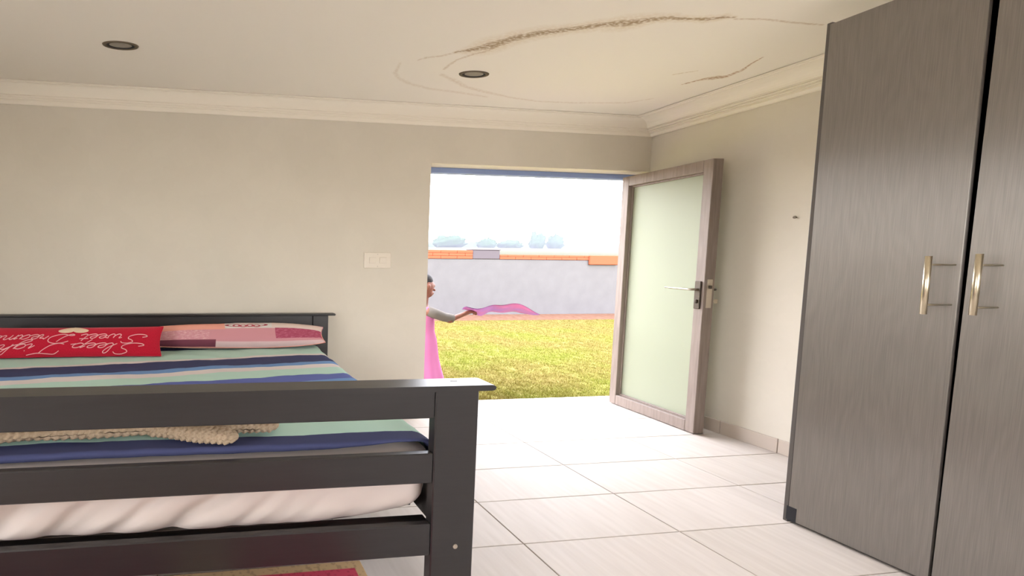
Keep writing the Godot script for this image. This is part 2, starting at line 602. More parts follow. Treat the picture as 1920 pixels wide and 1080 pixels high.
func build_shell() -> void:
	# floor slab with the tiles bedded in it
	var f := part("floor", Geo.new().span(Vector3(LEFT - 0.2, -0.14, OUTER), Vector3(RIGHT + 0.2, -0.0035, FRONT + 0.2)), M.grout)
	structure(f, "cream ceramic tiled floor with thin grey grout lines", "floor")
	var xs := []
	for k in 9: xs.append(3.124 + 0.831 * (k - 7))
	xs.append(RIGHT)
	var zs := [BACK]
	for k in 14: zs.append(-3.102 + 0.3416 * k)
	var full := {}
	for i in xs.size() - 1:
		for j in zs.size() - 1:
			var a := Vector3(maxf(xs[i], LEFT) + 0.003, -0.009, zs[j] + 0.002)
			var e := Vector3(minf(xs[i + 1], RIGHT) - 0.003, 0.0, minf(zs[j + 1], FRONT) - 0.002)
			if e.x - a.x < 0.02 or e.z - a.z < 0.02: continue
			var s := e - a
			var key := "%.3f %.3f" % [s.x, s.z]
			if not full.has(key):
				full[key] = Geo.new().box(Vector3.ZERO, s, 0.0016).mesh()
			var o := inst("floor_tile", full[key], M.tile[(i * 5 + j * 7 + i * j) % 3], f)
			o.position = (a + e) * 0.5
	for i in xs.size() - 1:     # tiles of the sill in the doorway
		var a := Vector3(maxf(xs[i], DOOR_L) + 0.003, -0.009, OUTER + 0.001)
		var e := Vector3(minf(xs[i + 1], DOOR_R) - 0.003, 0.0, BACK - 0.002)
		if e.x - a.x < 0.05: continue
		part("floor_tile", Geo.new().span(a, e, 0.0016), M.tile[i % 3], f)

	# ceiling board with the water stain, uv across the whole board
	var c := Geo.new()
	var x0 := LEFT - 0.2
	var x1 := RIGHT + 0.2
	var z1 := FRONT + 0.2
	c.span(Vector3(x0, CEIL, OUTER), Vector3(x1, CEIL + 0.16, z1))
	for k in c.v.size():
		c.uv[k] = Vector2((c.v[k].x - x0) / (x1 - x0), (c.v[k].z - OUTER) / (z1 - OUTER))
	structure(part("ceiling", c, M.ceiling), "cream painted ceiling with a curved brown water stain", "ceiling")

	# walls
	var wb := Geo.new()
	wb.span(Vector3(x0, -0.14, OUTER), Vector3(DOOR_L, CEIL, BACK))
	wb.span(Vector3(DOOR_R, -0.14, OUTER), Vector3(x1, CEIL, BACK))
	wb.span(Vector3(DOOR_L, DOOR_H, OUTER), Vector3(DOOR_R, CEIL, BACK))
	structure(part("wall_back", wb, M.wall), "cream plastered wall with the garden doorway in it", "wall")
	structure(part("wall_right", Geo.new().span(Vector3(RIGHT, -0.14, BACK), Vector3(x1, CEIL, z1)), M.wall), "cream plastered wall behind the open glass door", "wall")
	var wl := Geo.new()
	wl.span(Vector3(x0, -0.14, BACK), Vector3(LEFT, CEIL, SIDE.position.x))
	wl.span(Vector3(x0, -0.14, SIDE.end.x), Vector3(LEFT, CEIL, z1))
	wl.span(Vector3(x0, -0.14, SIDE.position.x), Vector3(LEFT, SIDE.position.y, SIDE.end.x))
	wl.span(Vector3(x0, SIDE.end.y, SIDE.position.x), Vector3(LEFT, CEIL, SIDE.end.x))
	structure(part("wall_left", wl, M.wall), "cream plastered wall on the far side of the bed", "wall")
	var wf := Geo.new()
	wf.span(Vector3(LEFT, -0.14, FRONT), Vector3(WIN.position.x, CEIL, z1))
	wf.span(Vector3(WIN.end.x, -0.14, FRONT), Vector3(RIGHT, CEIL, z1))
	wf.span(Vector3(WIN.position.x, -0.14, FRONT), Vector3(WIN.end.x, WIN.position.y, z1))
	wf.span(Vector3(WIN.position.x, WIN.end.y, FRONT), Vector3(WIN.end.x, CEIL, z1))
	structure(part("wall_front", wf, M.wall), "cream plastered wall with the wide window opposite the door", "wall")

	# tiled skirting
	var br := Node3D.new()
	br.name = "baseboard_right"
	add_child(br)
	structure(br, "low tiled skirting along the wall behind the open door", "skirting")
	var z := -2.42 - 0.335 * 3
	while z < FRONT:
		var a := maxf(z, BACK) + 0.0015
		var e := minf(z + 0.335, FRONT) - 0.0015
		part("skirting_tile", Geo.new().span(Vector3(RIGHT - 0.012, 0.0005, a), Vector3(RIGHT, 0.1, e), 0.002), M.skirting, br)
		z += 0.335
	var bb := Node3D.new()
	bb.name = "baseboard_back"
	add_child(bb)
	structure(bb, "low tiled skirting behind the bed head", "skirting")
	var x := LEFT
	while x < DOOR_L - 0.01:
		part("skirting_tile", Geo.new().span(Vector3(x + 0.0015, 0.0005, BACK), Vector3(minf(x + 0.8, DOOR_L) - 0.0015, 0.1, BACK + 0.01), 0.002), M.skirting, bb)
		x += 0.8

const WIN := Rect2(0.6, 0.8, 2.4, 1.3)
const SIDE := Rect2(-1.35, 0.55, 2.5, 1.75)    # opening in the left wall: z, y

func build_cornices() -> void:
	# profile: share of the projection, share of the height
	var prof := [Vector2(0.93, 1.0), Vector2(0.93, 0.982), Vector2(0.99, 0.978), Vector2(1.0, 0.965), Vector2(0.99, 0.945), Vector2(0.88, 0.935), Vector2(0.87, 0.905)]
	for k in 9:
		var a := PI * 0.5 * k / 8.0
		prof.append(Vector2(0.40 + 0.47 * (1.0 - sin(a)), 0.42 + 0.48 * cos(a)))
	prof.append_array([Vector2(0.29, 0.40), Vector2(0.32, 0.34), Vector2(0.31, 0.31), Vector2(0.22, 0.30), Vector2(0.245, 0.24), Vector2(0.235, 0.22), Vector2(0.15, 0.21), Vector2(0.17, 0.12), Vector2(0.13, 0.04), Vector2(0.09, 0.0), Vector2(0.0, 0.0), Vector2(0.0, 1.0)])
	var wx := 0.235
	var wz := 0.073
	var hgt := CEIL - 2.431
	var corners := [Vector2(LEFT, BACK), Vector2(RIGHT, BACK), Vector2(RIGHT, FRONT), Vector2(LEFT, FRONT)]
	var inward := [Vector2(1, 1), Vector2(-1, 1), Vector2(-1, -1), Vector2(1, -1)]
	var names := ["trim_1", "trim_2", "trim_3", "trim_4"]
	var says := ["moulded cream cornice above the doorway wall", "moulded cream cornice above the wardrobe wall", "moulded cream cornice above the window", "moulded cream cornice on the wall beside the bed"]
	for s in 4:
		var g := Geo.new()
		for e in 2:
			var at: Vector2 = corners[(s + e) % 4]
			var d: Vector2 = inward[(s + e) % 4]
			for p in prof:
				g.vert(Vector3(at.x + d.x * wx * p.x, CEIL - hgt + hgt * p.y, at.y + d.y * wz * p.x))
		var n := prof.size()
		for k in n:
			g.quad(k, (k + 1) % n, n + (k + 1) % n, n + k)
		structure(part(names[s], g, M.cornice), says[s], "cornice")

func build_door() -> void:
	var d := Node3D.new()
	d.name = "door_1"
	add_child(d)
	structure(d, "brown framed door with a frosted glass pane, standing open into the room", "door")
	# fixed frame, set to the outside of the opening
	var zf := Vector2(-3.635, -3.564)
	part("frame_head", Geo.new().span(Vector3(DOOR_L, 2.081, zf.x), Vector3(DOOR_R, DOOR_H, zf.y), 0.004), M.lintel, d)
	part("frame_jamb", Geo.new().span(Vector3(DOOR_L, 0.0, zf.x), Vector3(DOOR_L + 0.04, 2.081, zf.y), 0.004), M.lintel, d)
	part("frame_jamb", Geo.new().span(Vector3(DOOR_R - 0.022, 0.0, zf.x), Vector3(DOOR_R, 2.081, zf.y), 0.004), M.lintel, d)
	# leaf: x through its thickness, z along its width from the hinge
	var leaf := Transform3D(Basis(Vector3.UP, -0.067), Vector3(3.753, 0, -3.502))
	var W := 0.742
	var T := 0.082
	var lo := 0.006
	var hi := 2.082
	var put := func(called: String, g: Geo, m: Material, smooth := false) -> MeshInstance3D:
		var o := part(called, g, m, d, smooth)
		o.transform = leaf
		return o
	put.call("hinge_stile", Geo.new().span(Vector3(0, lo, 0), Vector3(T, hi, 0.064), 0.003), M.door)
	put.call("lock_stile", Geo.new().span(Vector3(0, lo, W - 0.066), Vector3(T, hi, W), 0.003), M.door)
	put.call("top_rail", Geo.new().span(Vector3(0, hi - 0.085, 0.064), Vector3(T, hi, W - 0.066), 0.003), M.door)
	put.call("bottom_rail", Geo.new().span(Vector3(0, lo, 0.064), Vector3(T, 0.092, W - 0.066), 0.003), M.door)
	put.call("glass_pane", Geo.new().span(Vector3(0.050, 0.088, 0.060), Vector3(0.056, hi - 0.081, W - 0.062)), M.glass)
	# beads that hold the pane
	for s in [[Vector3(0.034, 0.092, 0.064), Vector3(0.050, 0.106, W - 0.066)], [Vector3(0.034, hi - 0.099, 0.064), Vector3(0.050, hi - 0.085, W - 0.066)], [Vector3(0.034, 0.106, 0.064), Vector3(0.050, hi - 0.099, 0.072)], [Vector3(0.034, 0.106, W - 0.074), Vector3(0.050, hi - 0.099, W - 0.066)]]:
		put.call("glazing_bead", Geo.new().span(s[0], s[1], 0.002), M.door)
	# lock furniture
	put.call("lock_plate", Geo.new().span(Vector3(0.020, 0.975, W - 0.001), Vector3(0.062, 1.19, W + 0.003), 0.001), M.steel)
	put.call("latch", Geo.new().span(Vector3(0.032, 1.12, W), Vector3(0.05, 1.145, W + 0.014), 0.003), M.dark_steel)
	for s in [-1.0, 1.0]:
		var x: float = 0.0 if s < 0 else T
		put.call("back_plate", Geo.new().span(Vector3(x, 0.965, W - 0.058), Vector3(x + s * 0.012, 1.175, W - 0.016), 0.003), M.dark_steel)
		var pts := [Vector3(x + s * 0.008, 1.112, W - 0.037), Vector3(x + s * 0.05, 1.112, W - 0.037), Vector3(x + s * 0.062, 1.112, W - 0.045), Vector3(x + s * 0.064, 1.112, W - 0.065), Vector3(x + s * 0.064, 1.114, W - 0.14), Vector3(x + s * 0.06, 1.116, W - 0.235)]
		put.call("lever", Geo.new().tube(pts, [0.009, 0.009, 0.009, 0.008, 0.007, 0.006], 10), M.steel if s < 0 else M.dark_steel, true)
	put.call("key_cylinder", Geo.new().span(Vector3(-0.024, 1.008, W - 0.045), Vector3(0.0, 1.036, W - 0.029), 0.004), M.dark_steel)
	var key := Geo.new().span(Vector3(T + 0.01, 1.017, W - 0.04), Vector3(T + 0.05, 1.027, W - 0.036), 0.001)
	key.span(Vector3(T + 0.045, 1.006, W - 0.0405), Vector3(T + 0.078, 1.038, W - 0.0355), 0.002)
	put.call("key", key, M.steel)
	for y in [0.25, 1.05, 1.85]:
		put.call("hinge", Geo.new().tube([Vector3(T * 0.98, y, -0.008), Vector3(T * 0.98, y + 0.1, -0.008)], [0.009], 10, Vector3.RIGHT), M.dark_steel, true)

func build_window() -> void:
	var pane := mat(Color(1, 1, 1, 0.04), 0.02)
	pane.transparency = BaseMaterial3D.TRANSPARENCY_ALPHA
	for k in 2:
		var w := Node3D.new()
		w.name = "window_%d" % (k + 1)
		add_child(w)
		structure(w, ["wide bedroom window opposite the garden door", "smaller bedroom window in the wall beside the bed"][k], "window")
		# local x along the wall, z out of the room
		w.transform = [Transform3D(Basis.IDENTITY, Vector3(0, 0, FRONT + 0.07)), Transform3D(Basis(Vector3(0, 0, 1), Vector3.UP, Vector3(-1, 0, 0)), Vector3(LEFT - 0.07, 0, 0))][k]
		var a: Vector2 = [WIN, SIDE][k].position
		var e: Vector2 = [WIN, SIDE][k].end
		var n: int = [4, 2][k]
		for s in [[Vector2(a.x, a.y), Vector2(e.x, a.y + 0.04)], [Vector2(a.x, e.y - 0.04), Vector2(e.x, e.y)]]:
			part("window_frame", Geo.new().span(Vector3(s[0].x, s[0].y, 0), Vector3(s[1].x, s[1].y, 0.05), 0.003), M.frame, w)
		for i in n + 1:
			var x := lerpf(a.x, e.x - 0.04, float(i) / n)
			part("window_post", Geo.new().span(Vector3(x, a.y + 0.04, 0), Vector3(x + 0.04, e.y - 0.04, 0.05), 0.003), M.frame, w)
			if i < n:
				var x2 := lerpf(a.x, e.x - 0.04, (i + 1.0) / n)
				part("window_pane", Geo.new().span(Vector3(x + 0.04, a.y + 0.04, 0.02), Vector3(x2, e.y - 0.04, 0.024)), pane, w)

func build_outdoors() -> void:
	var rng := RandomNumberGenerator.new()
	rng.seed = 7
	# ground round the house, lawn, soil, field rising to the hills
	var g := Geo.new().span(Vector3(-40, LAWN - 0.3, -10.25), Vector3(50, LAWN, OUTER - 0.02))
	structure(part("ground", g, M.lawn), "sunlit yellow green lawn outside the doorway", "lawn")
	var yard := Geo.new().span(Vector3(-40, LAWN - 0.3, FRONT + 0.21), Vector3(50, LAWN, 30))
	yard.span(Vector3(-40, LAWN - 0.3, OUTER - 0.02), Vector3(LEFT - 0.21, LAWN, FRONT + 0.21))
	structure(part("yard", yard, M.paving), "pale concrete paving outside the bedroom windows", "paving")
	var blade := Geo.new()
	for k in 7:
		var a := rng.randf() * TAU
		var o := Vector3(rng.randf_range(-0.03, 0.03), 0, rng.randf_range(-0.03, 0.03))
		var side := Vector3(cos(a), 0, sin(a)) * 0.004
		var lean := Vector3(rng.randf_range(-0.02, 0.02), rng.randf_range(0.012, 0.028), rng.randf_range(-0.02, 0.02))
		var i := blade.vert(o - side)
		blade.vert(o + side)
		blade.vert(o + lean)
		blade.tri(i, i + 1, i + 2)
	var bm := mat(rgb(128, 122, 66), 0.9, 0.0, 0.1)
	bm.vertex_color_use_as_albedo = true
	bm.backlight_enabled = true
	bm.backlight = Color(0.5, 0.5, 0.2)
	var mm := MultiMesh.new()
	mm.transform_format = MultiMesh.TRANSFORM_3D
	mm.use_colors = true
	mm.mesh = blade.mesh(false, false)
	var gn := FastNoiseLite.new(); gn.seed = 5; gn.frequency = 0.7
	var many := 42000
	mm.instance_count = many
	for k in many:
		var q := rng.randf()
		var z := lerpf(-3.75, -10.0, q)
		var x := rng.randf_range(0.42, 1.15) * -z + 0.2
		var s := rng.randf_range(0.6, 1.3)
		mm.set_instance_transform(k, Transform3D(Basis(Vector3.UP, rng.randf() * TAU).scaled(Vector3(s, s, s)), Vector3(x, LAWN - 0.004, z)))
		var dry := clampf(0.5 + 1.2 * gn.get_noise_2d(x, z) + rng.randf_range(-0.25, 0.25) + 0.5 * smoothstep(6.0, 9.5, -z), 0, 1)
		var c := Color(0.86, 1.0, 0.72).lerp(Color(1.0, 0.86, 1.05), dry)
		mm.set_instance_color(k, c)
	var grass := MultiMeshInstance3D.new()
	grass.name = "lawn_grass"
	grass.multimesh = mm
	grass.material_override = bm
	add_child(grass)
	tag(grass, "short yellow green grass blades of the lawn outside the doorway", "grass", "", "stuff")
	var soil := Geo.new().prism(Vector3(-30, LAWN, -10.195), Vector3(0, 0, 1), Vector3.UP, PackedVector2Array([Vector2(0, -0.05), Vector2(0.75, -0.05), Vector2(0.7, 0.012), Vector2(0.3, 0.05), Vector2(0, 0.06)]), Vector3(75, 0, 0))
	tag(part("soil_strip", soil, M.soil), "strip of bare reddish brown soil at the foot of the garden wall", "soil")

	# garden wall: plaster, brick coping that steps, a pillar
	var wall := thing("garden_wall", "pale grey plastered garden wall topped with orange brick coping", "wall", Vector3(6, LAWN, -10.3))
	var L := func(x: float, y: float, z: float) -> Vector3: return Vector3(x - 6.0, y - LAWN, z + 10.3)
	part("plaster_panel", Geo.new().span(L.call(-30, LAWN - 0.05, -10.42), L.call(45, 1.39, -10.2), 0.01), M.plaster, wall)
	part("pillar", Geo.new().span(L.call(6.75, 1.39, -10.46), L.call(7.5, 1.62, -10.18), 0.015), M.pillar, wall)
	part("pillar_cap", Geo.new().span(L.call(6.74, 1.62, -10.47), L.call(7.51, 1.635, -10.17), 0.005), M.pillar, wall)
	part("pillar", Geo.new().span(L.call(10.05, 1.27, -10.198), L.call(10.9, 1.52, -10.14), 0.015), M.brick, wall)
	var bm2 := {}
	for run in [[-6.0, 6.75, 1.39, 3, 0.073], [7.5, 16.0, 1.39, 2, 0.062]]:
		for row in run[3]:
			var x: float = run[0] - (0.22 if row % 2 else 0.0)
			while x < run[1]:
				var a := maxf(x, run[0]) + 0.003
				var e := minf(x + 0.44, run[1]) - 0.003
				x += 0.44
				if e - a < 0.05: continue
				var key := "%.2f %.3f" % [e - a, run[4]]
				if not bm2.has(key):
					bm2[key] = Geo.new().box(Vector3.ZERO, Vector3(e - a, run[4] - 0.004, 0.26), 0.006).mesh()
				var o := inst("coping_brick", bm2[key], M.brick, wall)
				o.position = L.call((a + e) * 0.5, run[2] + run[4] * (row + 0.5), -10.31)
	# field and hills
	var fld := Geo.new()
	fld.grid(24, 16, func(u: float, w: float) -> Vector3:
		var z := lerpf(-10.45, -230.0, w * w)
		var y := -0.1 + 9.2 * pow(clampf((-z - 12.0) / 200.0, 0, 1), 0.95) + 0.25 * sin(u * 17.0 + w * 5.0) * w
		return Vector3(lerpf(-160.0, 420.0, u), y, z))
	structure(part("field", fld, M.field, self, true, false), "pale olive field rising beyond the garden wall", "field")
	var hn := FastNoiseLite.new(); hn.seed = 4; hn.frequency = 0.011; hn.fractal_octaves = 4
	var hill := Geo.new()
	hill.grid(120, 8, func(u: float, w: float) -> Vector3:
		var x := lerpf(-200.0, 480.0, u)
		var top := 13.4 + 1.5 * hn.get_noise_1d(x) + 0.8 * hn.get_noise_1d(x * 6.0)
		return Vector3(x, lerpf(7.0, top, sin(w * PI)), -226.0 - 40.0 * w))
	structure(part("hills", hill, M.hill, self, true, false), "low hazy ridge along the horizon", "hill")
	var tn := FastNoiseLite.new(); tn.seed = 21; tn.frequency = 0.35
	var trees := [[128.0, 15.0, 16.0, "broadest hazy tree on the ridge, above the thick orange coping"], [149.5, 13.9, 9.0, "low hazy tree behind the grey pillar of the garden wall"], [179.0, 17.0, 7.5, "tall rounded hazy tree on the ridge beyond the field"], [190.0, 16.2, 8.0, "tall hazy tree beside the orange roofed house"], [163.0, 13.4, 11.0, "low spreading hazy tree beside the tall rounded one on the ridge"]]
	for k in trees.size():
		var t: Array = trees[k]
		var base := Vector3(t[0], 8.0, -214.0)
		var o := thing("distant_tree", t[3], "tree", base, 0.0, "trees on the horizon")
		var hgt: float = t[1] - 8.0
		part("trunk", Geo.new().tube([Vector3(0, -0.6, 0), Vector3(0, hgt * 0.5, 0)], [0.5, 0.3], 6, Vector3.RIGHT), M.bark, o)
		var cr := Geo.new()
		cr.grid(18, 12, func(u: float, w: float) -> Vector3:
			var d := Vector3(cos(u * TAU) * sin(w * PI), cos(w * PI), sin(u * TAU) * sin(w * PI))
			var r := 1.0 + 0.5 * tn.get_noise_3dv(d * 5.0 + Vector3(k * 9.0, 0, 0))
			return Vector3(d.x * t[2] * 0.5, hgt * 0.5 + d.y * hgt * 0.5, d.z * t[2] * 0.5) * r)
		part("crown", cr, M.tree, o, true)
	var house := thing("distant_house", "small white house with an orange roof far beyond the field", "house", Vector3(206.0, 8.4, -210.0))
	part("walls", Geo.new().span(Vector3(-2.6, -0.5, -3), Vector3(2.6, 5.9, 3)), M.house, house)
	part("roof", Geo.new().prism(Vector3(-3.2, 5.9, 0), Vector3(0, 0, 1), Vector3.UP, PackedVector2Array([Vector2(-3.6, 0), Vector2(3.6, 0), Vector2(0, 1.3)]), Vector3(6.4, 0, 0)), M.roof, house)
	# thin haze in the air beyond the garden wall
	var fm := FogMaterial.new()
	fm.albedo = Color(0.93, 0.93, 1.0)
	fm.density = 0.00065
	var fog := FogVolume.new()
	fog.name = "distant_haze"
	fog.shape = RenderingServer.FOG_VOLUME_SHAPE_BOX
	fog.size = Vector3(700, 60, 270)
	fog.position = Vector3(120, 28, -150)
	fog.material = fm
	add_child(fog)
	tag(fog, "thin pale haze in the air over the far field", "haze", "", "stuff")

func build_wardrobe() -> void:
	var w := thing("wardrobe", "tall dark grey wood grain wardrobe with two doors and bar handles", "wardrobe", Vector3(3.4, 0, -1.31))
	var o := Vector3(3.4, 0, -1.31)
	var z0 := -1.765
	var z1 := -0.862
	var H := 2.452
	var put := func(called: String, a: Vector3, e: Vector3, m: Material, b := 0.002) -> MeshInstance3D:
		return part(called, Geo.new().span(a - o, e - o, b), m, w)
	put.call("side_panel", Vector3(2.9345, 0.0, z0), Vector3(3.88, H, z0 + 0.018), M.wardrobe_edge)
	put.call("side_panel", Vector3(2.9345, 0.0, z1 - 0.018), Vector3(3.88, H, z1), M.wardrobe_edge)
	put.call("divider", Vector3(2.965, 0.06, -1.322), Vector3(3.87, H - 0.02, -1.306), M.dark)
	put.call("top_panel", Vector3(2.955, H - 0.018, z0 + 0.018), Vector3(3.88, H, z1 - 0.018), M.wardrobe_edge)
	put.call("back_panel", Vector3(3.872, 0.05, z0 + 0.018), Vector3(3.88, H - 0.018, z1 - 0.018), M.dark)
	put.call("plinth", Vector3(2.955, 0.0, z0 + 0.018), Vector3(2.973, 0.05, z1 - 0.018), M.wardrobe_edge)
	put.call("bottom_panel", Vector3(2.974, 0.042, z0 + 0.018), Vector3(3.87, 0.058, z1 - 0.018), M.wardrobe_edge)
	# doors, each hung a little out of true; grain uv across the leaf
	for k in 2:
		var a: float = [-1.749, -1.310][k]
		var e: float = [-1.325, -0.866][k]
		var c := Vector3(2.942, 1.229, (a + e) * 0.5)
		var hx := Vector3(0.018, 2.43, e - a)
		var g := Geo.new().box(Vector3.ZERO, hx, 0.0012)
		for i in g.v.size():
			g.uv[i] = Vector2((g.v[i].z + hx.z * 0.5) / 0.45 + 0.13 * k, 1.0 - (g.v[i].y + hx.y * 0.5) / 2.45)
		var d := part("door", g, M.wardrobe, w)
		d.position = c - o
		d.rotation.x = [-0.0032, 0.0026][k]
		var hz: float = [-1.339, -1.238][k]
		var bx: float = [2.80, 2.82][k]
		var h := part("handle", Geo.new().tube([Vector3(bx, [1.113, 1.122][k], hz) - c, Vector3(bx, [1.341, 1.349][k], hz) - c], [0.0085], 16, Vector3.RIGHT), M.brass, d, true)
		for y in [1.150, 1.308]:
			part("handle_post", Geo.new().tube([Vector3(bx, y, hz) - c, Vector3(2.934, y, hz) - c], [0.0035], 8), M.brass, d, true)
	# square of dark board where the laminate has come off at the bottom corner
	put.call("corner_patch", Vector3(2.9318, 0.012, -1.752), Vector3(2.9336, 0.083, -1.716), M.dark, 0.0)

func bed_put(called: String, g: Geo, m: Material, parent: Node, smooth := false) -> MeshInstance3D:
	for k in g.v.size(): g.v[k] -= BED
	return part(called, g, m, parent, smooth)

func build_bed() -> void:
	var b := thing("bed", "charcoal wooden bed frame with slatted headboard and footboard", "bed", BED, BED_TURN)
	var XR := 0.975
	var XL := -2.36
	# footboard
	for x in [[0.811, XR], [XL, XL + 0.164]]:
		bed_put("foot_post", Geo.new().span(Vector3(x[0], 0.0, -1.446), Vector3(x[1], 0.845, -1.4), 0.004), M.bed, b)
		bed_put("head_post", Geo.new().span(Vector3((x[0] if x[0] < 0 else 0.822), 0.0, -3.345), Vector3((x[1] - 0.01 if x[0] < 0 else 0.948), 0.866, -3.30), 0.004), M.bed, b)
	for y in [[0.742, 0.845], [0.502, 0.613], [0.229, 0.348]]:
		bed_put("foot_rail", Geo.new().span(Vector3(XL + 0.164, y[0], -1.434), Vector3(0.811, y[1], -1.404), 0.004), M.bed, b)
	# rounded cap over the footboard
	var cap := Geo.new()
	var poly := PackedVector2Array()
	for k in 7:
		var a := PI * 0.5 - PI * k / 6.0
		poly.append(Vector2(1.015 + 0.016 * cos(a), 0.8535 + 0.0105 * sin(a)))
	for k in 7:
		var a := -PI * 0.5 - PI * k / 6.0
		poly.append(Vector2(XL - 0.04 + 0.016 * cos(a), 0.8535 + 0.0105 * sin(a)))
	cap.prism(Vector3(0, 0, -1.482), Vector3.RIGHT, Vector3.UP, poly, Vector3(0, 0, 0.095))
	bed_put("foot_cap", cap, M.bed, b)
	bed_put("cap_screw", Geo.new().lathe(Vector3(0.904, 0.864, -1.449), [Vector2(0.0001, 0.001), Vector2(0.008, 0.001), Vector2(0.009, -0.001)], 14, 1.6, 0.8), M.dark_steel, b)
	var bolt := Geo.new().tube([Vector3(0.904, 0.263, -1.403), Vector3(0.904, 0.263, -1.397)], [0.009], 12)
	bed_put("post_bolt", bolt, M.steel, b)
	# headboard
	bed_put("head_cap", Geo.new().span(Vector3(XL - 0.04, 0.866, -3.365), Vector3(1.005, 0.882, -3.285), 0.005), M.bed, b)
	for y in [[0.70, 0.866], [0.42, 0.58], [0.18, 0.3]]:
		bed_put("head_rail", Geo.new().span(Vector3(XL + 0.15, y[0], -3.34), Vector3(0.822, y[1], -3.312), 0.004), M.bed, b)
	# side rails and slats
	for x in [[0.862, 0.9], [XL + 0.06, XL + 0.1]]:
		bed_put("side_rail", Geo.new().span(Vector3(x[0], 0.29, -3.30), Vector3(x[1], 0.44, -1.446), 0.004), M.bed, b)
	for k in 10:
		var z := -3.2 + k * 0.182
		bed_put("slat", Geo.new().span(Vector3(XL + 0.1, 0.265, z), Vector3(0.862, 0.288, z + 0.08), 0.002), M.bed, b)

func build_bedding() -> void:
	# mattress in a white sheet: rounded block, diagonal folds on its foot end
	var fn := FastNoiseLite.new(); fn.seed = 2; fn.frequency = 2.2
	var mt := Geo.new()
	var c := Vector3(-0.70, 0.447, -2.372)
	var h := Vector3(1.545, 0.147, 0.905)
	var N := 26
	var sides := [[Vector3(0, 0, 1), Vector3(1, 0, 0), Vector3(0, 1, 0), 340, 26], [Vector3(0, 0, -1), Vector3(-1, 0, 0), Vector3(0, 1, 0), 30, 8], [Vector3(1, 0, 0), Vector3(0, 0, -1), Vector3(0, 1, 0), 40, 10], [Vector3(-1, 0, 0), Vector3(0, 0, 1), Vector3(0, 1, 0), 30, 8], [Vector3(0, 1, 0), Vector3(1, 0, 0), Vector3(0, 0, -1), 40, 30], [Vector3(0, -1, 0), Vector3(1, 0, 0), Vector3(0, 0, 1), 40, 30]]
	for s in sides:
		var n: Vector3 = s[0]
		var ax: Vector3 = s[1]
		var ay: Vector3 = s[2]
		mt.grid(s[3], s[4], func(u: float, w: float) -> Vector3:
			var p: Vector3 = n + ax * (u * 2.0 - 1.0) + ay * (w * 2.0 - 1.0)
			p *= h
			var r := 0.035 if p.y > 0.0 else 0.09
			var q := p.clamp(-h + Vector3(r, r, r), h - Vector3(r, r, r))
			var d := p - q
			p = q + (d.normalized() * r if d.length() > 0.0 else d)
			if n.z > 0.5:
				var s1 := p.x * 15.0 - p.y * 20.0 + 0.9 * fn.get_noise_2d(p.x * 0.6, p.y)
				var fold := pow(absf(sin(s1)), 5.0) * 0.55 + pow(absf(sin(s1 * 0.63 + 1.0)), 6.0) * 0.6
				p.z -= 0.034 * fold * clampf(1.25 - absf(w - 0.45) * 1.4, 0, 1) * clampf((1.4 - p.x) * 1.3, 0.12, 1.0)
			p.y += 0.07 * pow(clampf((p.x - 0.9) / 0.645, 0, 1), 2.5) * clampf((h.y - p.y) / (2.0 * h.y), 0, 1)
			return c + p)
	for k in mt.v.size(): mt.v[k] -= BED
	var mn := part("mattress", mt, M.sheet, self, true)
	mn.position = BED
	mn.rotation.y = BED_TURN
	tag(mn, "thick mattress in a rumpled white sheet on the charcoal bed frame", "mattress")

	# duvet: lies on the mattress and rolls over its side
	var dn := FastNoiseLite.new(); dn.seed = 6; dn.frequency = 1.1; dn.fractal_octaves = 3
	var top := func(u: float, w: float, lift: float) -> Vector3:
		var z := lerpf(-3.27, -1.474, w)
		var arc := lerpf(-1.75, 1.015, u)      # metres along the cloth, across the bed
		var x := arc
		var y := 0.630
		if arc > 0.80:
			var r := 0.085
			var a := minf((arc - 0.80) / r, 1.25)
			x = 0.80 + r * sin(a)
			y = 0.630 - r * (1.0 - cos(a))
			var rest := arc - 0.80 - a * r
			x += rest * cos(1.25) * 0.9
			y -= rest * sin(1.25)
		var wr := dn.get_noise_2d(x * 0.8, z * 1.8) * 0.011 + dn.get_noise_2d(x * 4.0 + 30.0, z * 4.5) * 0.005
		var ew := clampf((z + 1.62) / 0.17, 0, 1)
		y += wr * (1.0 - ew * 0.6) + ew * ew * 0.005
		var soft := clampf((arc - 0.7) * 4.0, 0, 1)
		return Vector3(x + soft * wr * 0.8, y + lift, z)
	var uvf := func(u: float, w: float) -> Vector2:
		var x := lerpf(-1.75, 1.015, u)
		var z := lerpf(-3.27, -1.474, w)
		var q := z + 3.26 + 0.13 * (x - 0.4) * -1.0 * clampf((-1.62 - z) * 1.4, 0.0, 1.0) * -1.0 + 0.012 * dn.get_noise_2d(x * 1.4, z)
		return Vector2(u, q / 2.0)
	var du := Geo.new()
	du.grid(120, 90, func(u: float, w: float) -> Vector3: return top.call(u, w, 0.0), uvf)
	var nn := du.v.size()
	var under := []
	for k in nn:
		var i := k % 121
		var off := Vector3(0, -0.022, 0).lerp(Vector3(-0.02, -0.006, 0), clampf((i - 92) / 16.0, 0.0, 1.0))
		du.vert(du.v[k] + off, du.uv[k])
	for j in 90:
		for i in 120:
			var k := nn + j * 121 + i
			du.quad(k, k + 121, k + 122, k + 1)
	for i in 120:
		du.quad(i, nn + i, nn + i + 1, i + 1)
		var k := 90 * 121 + i
		du.quad(k, k + 1, nn + k + 1, nn + k)
	for j in 90:
		var k := j * 121
		du.quad(k, k + 121, nn + k + 121, nn + k)
		k += 120
		du.quad(k, nn + k, nn + k + 121, k + 121)
	for k in du.v.size(): du.v[k] -= BED
	var dv := part("duvet", du, M.duvet, self, true)
	dv.position = BED
	dv.rotation.y = BED_TURN
